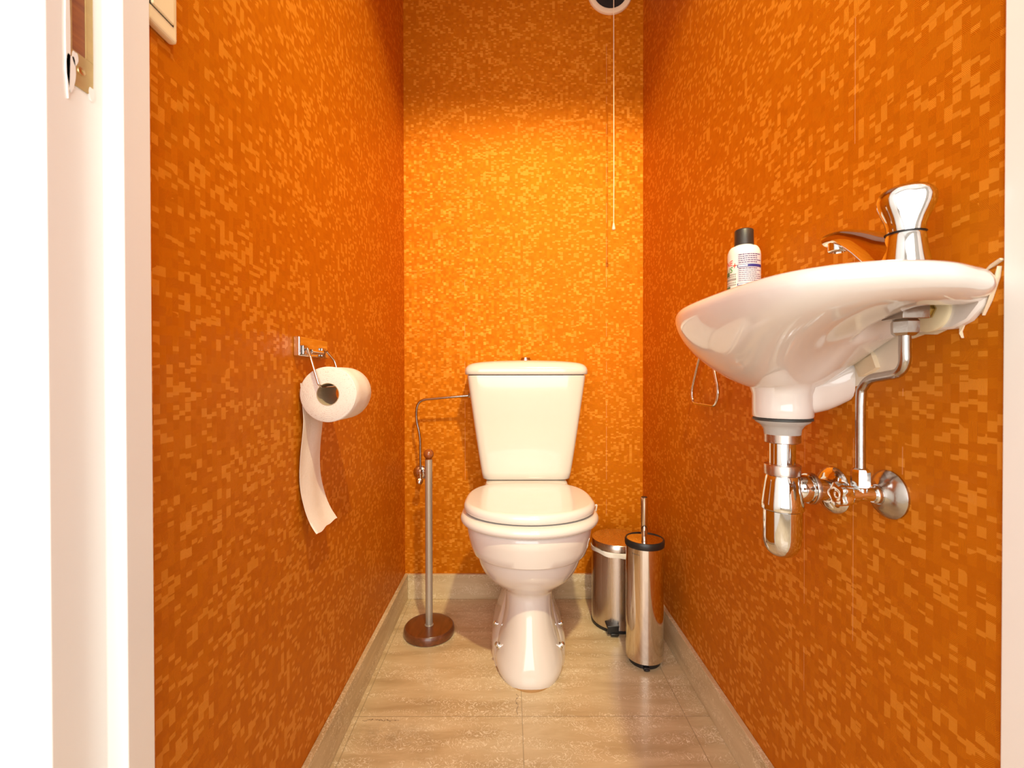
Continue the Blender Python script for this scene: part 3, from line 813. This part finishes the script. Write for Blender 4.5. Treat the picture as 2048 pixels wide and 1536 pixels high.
# tap supply with stop valve
VY, VZ2, TXP = .579, .6508, .4440
sv = thing('stop_valve', 'chrome wall stop valve with star handle feeding a bent pipe up to the tap', 'valve', (XR, VY, VZ2))
obj('compression_nut', lathe([(.0095, .8450), (.0125, .8480), (.0130, .853), (.0130, .860), (.0105, .8635), (.009, .8650)], (AX, AY, 0), (0, 0, 1), 6), 'worn_chrome', sv, autos=20)
pth = catmull([(AX, AY, .850), (AX, AY, .830), (AX + .001, .5035, .815), (.4355, .513, .8045), (.4395, .536, .8010), (.4425, .560, .7975), (.4438, .574, .788), (.444, .579, .770), (.444, .579, .672)], 8)
obj('pipe', tube(pth, .0056, 20), 'worn_chrome', sv)
obj('compression_nut', lathe([(.0085, .659), (.0105, .661), (.0105, .680), (.0090, .683), (.0065, .6845)], (TXP, VY, 0), (0, 0, 1), 8), 'chrome', sv, autos=20)
bm = cyl((XR - .004, VY, VZ2), (.425, VY, VZ2), .0085, 28)
cyl((XR - .004, VY, VZ2), (XR - .022, VY, VZ2), .0115, 28, bm, ch=.0015)
cyl((TXP, VY, VZ2 - .004), (TXP, VY, VZ2 + .012), .0080, 24, bm)
cyl((.438, VY, VZ2), (.427, VY, VZ2), .0105, 28, bm, ch=.001)
obj('valve_body', bm, 'chrome', sv)
obj('rosette', lathe([(.0305, 0), (.0305, .0025), (.027, .0065), (.020, .0100), (.0145, .013), (.0125, .0155), (.0115, .0156)], (XR, VY, VZ2), (-1, 0, 0), 56), 'worn_chrome', sv)
hr = []
for h, r, l in ((0, .0085, 0), (.001, .0125, .06), (.004, .0142, .12), (.013, .0148, .14), (.0165, .0135, .12), (.0175, .0100, .05), (.0165, .0065, 0), (.0158, .0030, 0), (.0170, .001, 0)):
    hr.append([Vector((.4295 - h, VY + r * (1 + l * math.cos(5 * a)) * math.cos(a), VZ2 + r * (1 + l * math.cos(5 * a)) * math.sin(a))) for a in [2 * PI * k / 60 for k in range(60)]])
obj('handle', loft(hr), 'chrome', sv, autos=50)

# bottle trap
BTZ = .6360
bt = thing('bottle_trap', 'chrome bottle trap hanging under the basin with outlet pipe into the wall', 'bottle trap', (DX, DY, .53))
def Z(py, d=.68): return .8 - (py - 755) * d / 915
obj('seal', lathe([(.0385, .7398), (.0395, .7390), (.0395, .7365), (.0375, .7358), (.03, .7358)], (DX, DY, 0), (0, 0, 1), 56), 'rubber_shade', bt)
obj('strainer_flange', lathe([(.0370, .7358), (.0360, .7335), (.0290, .7290), (.0250, .7230), (.0240, .7150), (.0235, .7140)], (DX, DY, 0), (0, 0, 1), 56), 'greyplastic', bt)
obj('slip_nut', lathe([(.0225, .7165), (.0240, .7160), (.0240, .7035), (.0225, .7025), (.018, .7025)], (DX, DY, 0), (0, 0, 1), 56), 'ring_metal', bt)
obj('tailpipe', cyl((DX, DY, .655), (DX, DY, .712), .0176, 48), 'chrome', bt)
obj('slip_nut', lathe([(.018, .6705), (.0235, .6705), (.0245, .6690), (.0240, .6560), (.0225, .6550)], (DX, DY, 0), (0, 0, 1), 56), 'ring_metal', bt)
obj('body', lathe([(.0205, .6560), (.0225, .6530), (.0240, .6450), (.0262, .6300), (.0283, .6140), (.0290, .6060), (.0285, .6045), (.0262, .6035), (.024, .6035)], (DX, DY, 0), (0, 0, 1), 64), 'chrome', bt)
obj('cup', lathe([(.0245, .6040), (.0262, .6030), (.0262, .5640), (.0255, .5560), (.0235, .5480), (.0200, .5410), (.0150, .5360), (.0090, .5335), (.002, .5328)], (DX, DY, 0), (0, 0, 1), 64), 'chrome', bt)
OZ = .6340; ow = Vector((1, -.0, -.0))
o0 = Vector((DX, DY, OZ))
obj('outlet_pipe', cyl(o0 + Vector((.01, 0, 0)), (XR - .002, DY - .002, OZ - .002), .0160, 48), 'chrome', bt)
obj('outlet_socket', lathe([(.0185, .018), (.0200, .020), (.0200, .036), (.0220, .0365), (.0225, .0385), (.021, .0395)], o0, (1, 0, 0), 56), 'chrome', bt)
obj('outlet_nut', lathe([(.0225, .0395), (.0232, .0405), (.0232, .0450), (.0215, .0465), (.0165, .0465)], o0, (1, 0, 0), 56), 'ring_metal', bt)
obj('rosette', lathe([(.0345, 0), (.0350, .0015), (.0325, .0065), (.0250, .0100), (.0200, .0120), (.0175, .0130), (.0163, .0128)], (XR, DY - .002, OZ - .002), (-1, 0, 0), 64), 'chrome', bt)

# towel ring behind the basin
tr = thing('towel_ring', 'pear shaped chrome wire towel ring hanging on the right wall behind the basin', 'towel ring', (XR, 1.09, .88))
obj('wall_boss', lathe([(.017, 0), (.017, .010), (.014, .014), (.008, .0145), (.008, .024), (.003, .0245)], (XR, 1.09, .905), (-1, 0, 0), 36), 'chrome', tr)
x = XR - .017
lp = rounded([(x, 1.075, .905), (x, 1.125, .84), (x, 1.168, .765), (x, 1.160, .7335), (x, 1.032, .7335), (x, 1.016, .768), (x, 1.052, .84), (x, 1.105, .905)], .028, 8, closed=True)
obj('ring', tube(lp, .0031, 12, closed=True), 'chrome', tr)

# soap bottle on the far end of the basin
SBX, SBY, rS = .433, .848, .0278
sb = thing('soap_bottle', 'white plastic soap bottle with black flip cap on the far end of the basin', 'soap bottle', (SBX, SBY, ZR))
obj('bottle', lathe([(.025, 0), (.0271, .0015), (rS, .005), (rS, .118), (.0272, .124), (.0252, .1295), (.0225, .1335), (.0165, .1358), (.0150, .1365), (.0150, .1385), (.01, .1385)], (SBX, SBY, ZR), (0, 0, 1), 64), 'bottle', sb)
obj('cap', lathe([(.0155, .1372), (.0163, .1380), (.0160, .1640), (.0150, .1660), (.0125, .1672), (.002, .1675)], (SBX, SBY, ZR), (0, 0, 1), 48), 'blackgloss', sb)
view = math.atan2(0 - SBY, 0 - SBX)            # direction towards the doorway
def curved(a0, a1, z0, z1, lift=.0003, n=24):
    bm = bmesh.new(); v = []
    for i in range(n + 1):
        a = a0 + (a1 - a0) * i / n
        v.append([bm.verts.new((SBX + (rS + l) * math.cos(a), SBY + (rS + l) * math.sin(a), z)) for z in (z0, z1) for l in (-.0004, lift)])
    for p, q in zip(v, v[1:]):
        bm.faces.new((p[0], p[1], q[1], q[0])); bm.faces.new((p[2], q[2], q[3], p[3])); bm.faces.new((p[1], p[3], q[3], q[1]))
    bm.faces.new((v[0][0], v[0][2], v[0][3], v[0][1])); bm.faces.new((v[-1][0], v[-1][1], v[-1][3], v[-1][2]))
    return bm
la0, la1 = view - R(22), view + R(78)
lbl = obj('back_label', curved(la0, la1, ZR + .022, ZR + .118), 'labelpink', sb)
bm = bmesh.new()
def strip(a0, a1, z0, z1, lift, bm):
    n = max(2, int((a1 - a0) / R(6))); v = []
    for i in range(n + 1):
        a = a0 + (a1 - a0) * i / n
        v.append((bm.verts.new((SBX + (rS + lift) * math.cos(a), SBY + (rS + lift) * math.sin(a), z0)), bm.verts.new((SBX + (rS + lift) * math.cos(a), SBY + (rS + lift) * math.sin(a), z1))))
    for p, q in zip(v, v[1:]): bm.faces.new((p[0], q[0], q[1], p[1]))
z = ZR + .1150
rows = []
while z > ZR + .024:
    if not (.0915 < z - ZR < .0990) and not (.0590 < z - ZR < .0655): rows.append(z)
    z -= .0036
for k, z in enumerate(rows):
    a = la0 + R(4)
    end = la1 - R(random.choice((8, 10, 14, 30)))
    while a < end:
        w = R(random.uniform(4, 12)); h = .0013 if k < 6 else .0008
        strip(a, min(a + w, end), z, z + h, .0006, bm); a += w + R(1.6)
obj('small_print', bm, 'ink', lbl, smooth=False)
for za, zb in ((.0930, .0978), (.0605, .0640)):
    bm = bmesh.new(); strip(la0, la1 - R(4), ZR + za, ZR + zb, .0007, bm); obj('blue_bar', bm, 'blue', lbl, smooth=False)
for za, zb in ((.0940, .0968), (.0612, .0633)):
    bm = bmesh.new(); strip(la0 + R(3), la0 + R(34), ZR + za, ZR + zb, .0009, bm); obj('bar_caption', bm, 'bottle', lbl, smooth=False)
def btext(s, size, z, end_a, mat, slant=.12, rot=0.0):
    t = text_mesh(s, size)
    mx = max(v.co.x for v in t.verts)
    for v in t.verts:
        v.co.y += (v.co.x - mx) * rot
    a0 = end_a - mx / rS
    lab(obj('lettering', wrap(t, SBX, SBY, rS, z, a0, .0004, slant), mat, sb, smooth=False), 'printed word on the bottle front')
btext('HYGIENE', .0135, ZR + .0990, view - R(42), 'red', .12, .10)
btext('PLUS', .0145, ZR + .0865, view - R(42), 'green', .12, .10)
btext('+', .0170, ZR + .0915, view - R(25), 'red', .1, 0)
bm = bmesh.new()
for (z0, hh) in ((.0735, .0080), (.0625, .0090)):
    for q in range(2): strip(view - R(80), view - R(26), ZR + z0 + hh * q, ZR + z0 + hh * q + .0009, .0005, bm)
    for q in range(9): strip(view - R(80) + R(6.2 * q), view - R(78) + R(6.2 * q), ZR + z0 + .003, ZR + z0 + .006, .0005, bm)
obj('front_panel_print', bm, 'greyink', sb, smooth=False)
for aa, za, zb in ((56, .0795, .0870), (52, .050, .0610)):
    bm = bmesh.new(); strip(view - R(85), view - R(aa), ZR + za, ZR + zb, .0005, bm); obj('leaf_print', bm, 'darkgreen', sb, smooth=False)
bm = bmesh.new()
strip(view - R(58), view - R(50), ZR + .0495, ZR + .0555, .0005, bm); strip(view - R(44), view - R(34), ZR + .0535, ZR + .0570, .0005, bm)
obj('orange_print', bm, 'orange', sb, smooth=False)
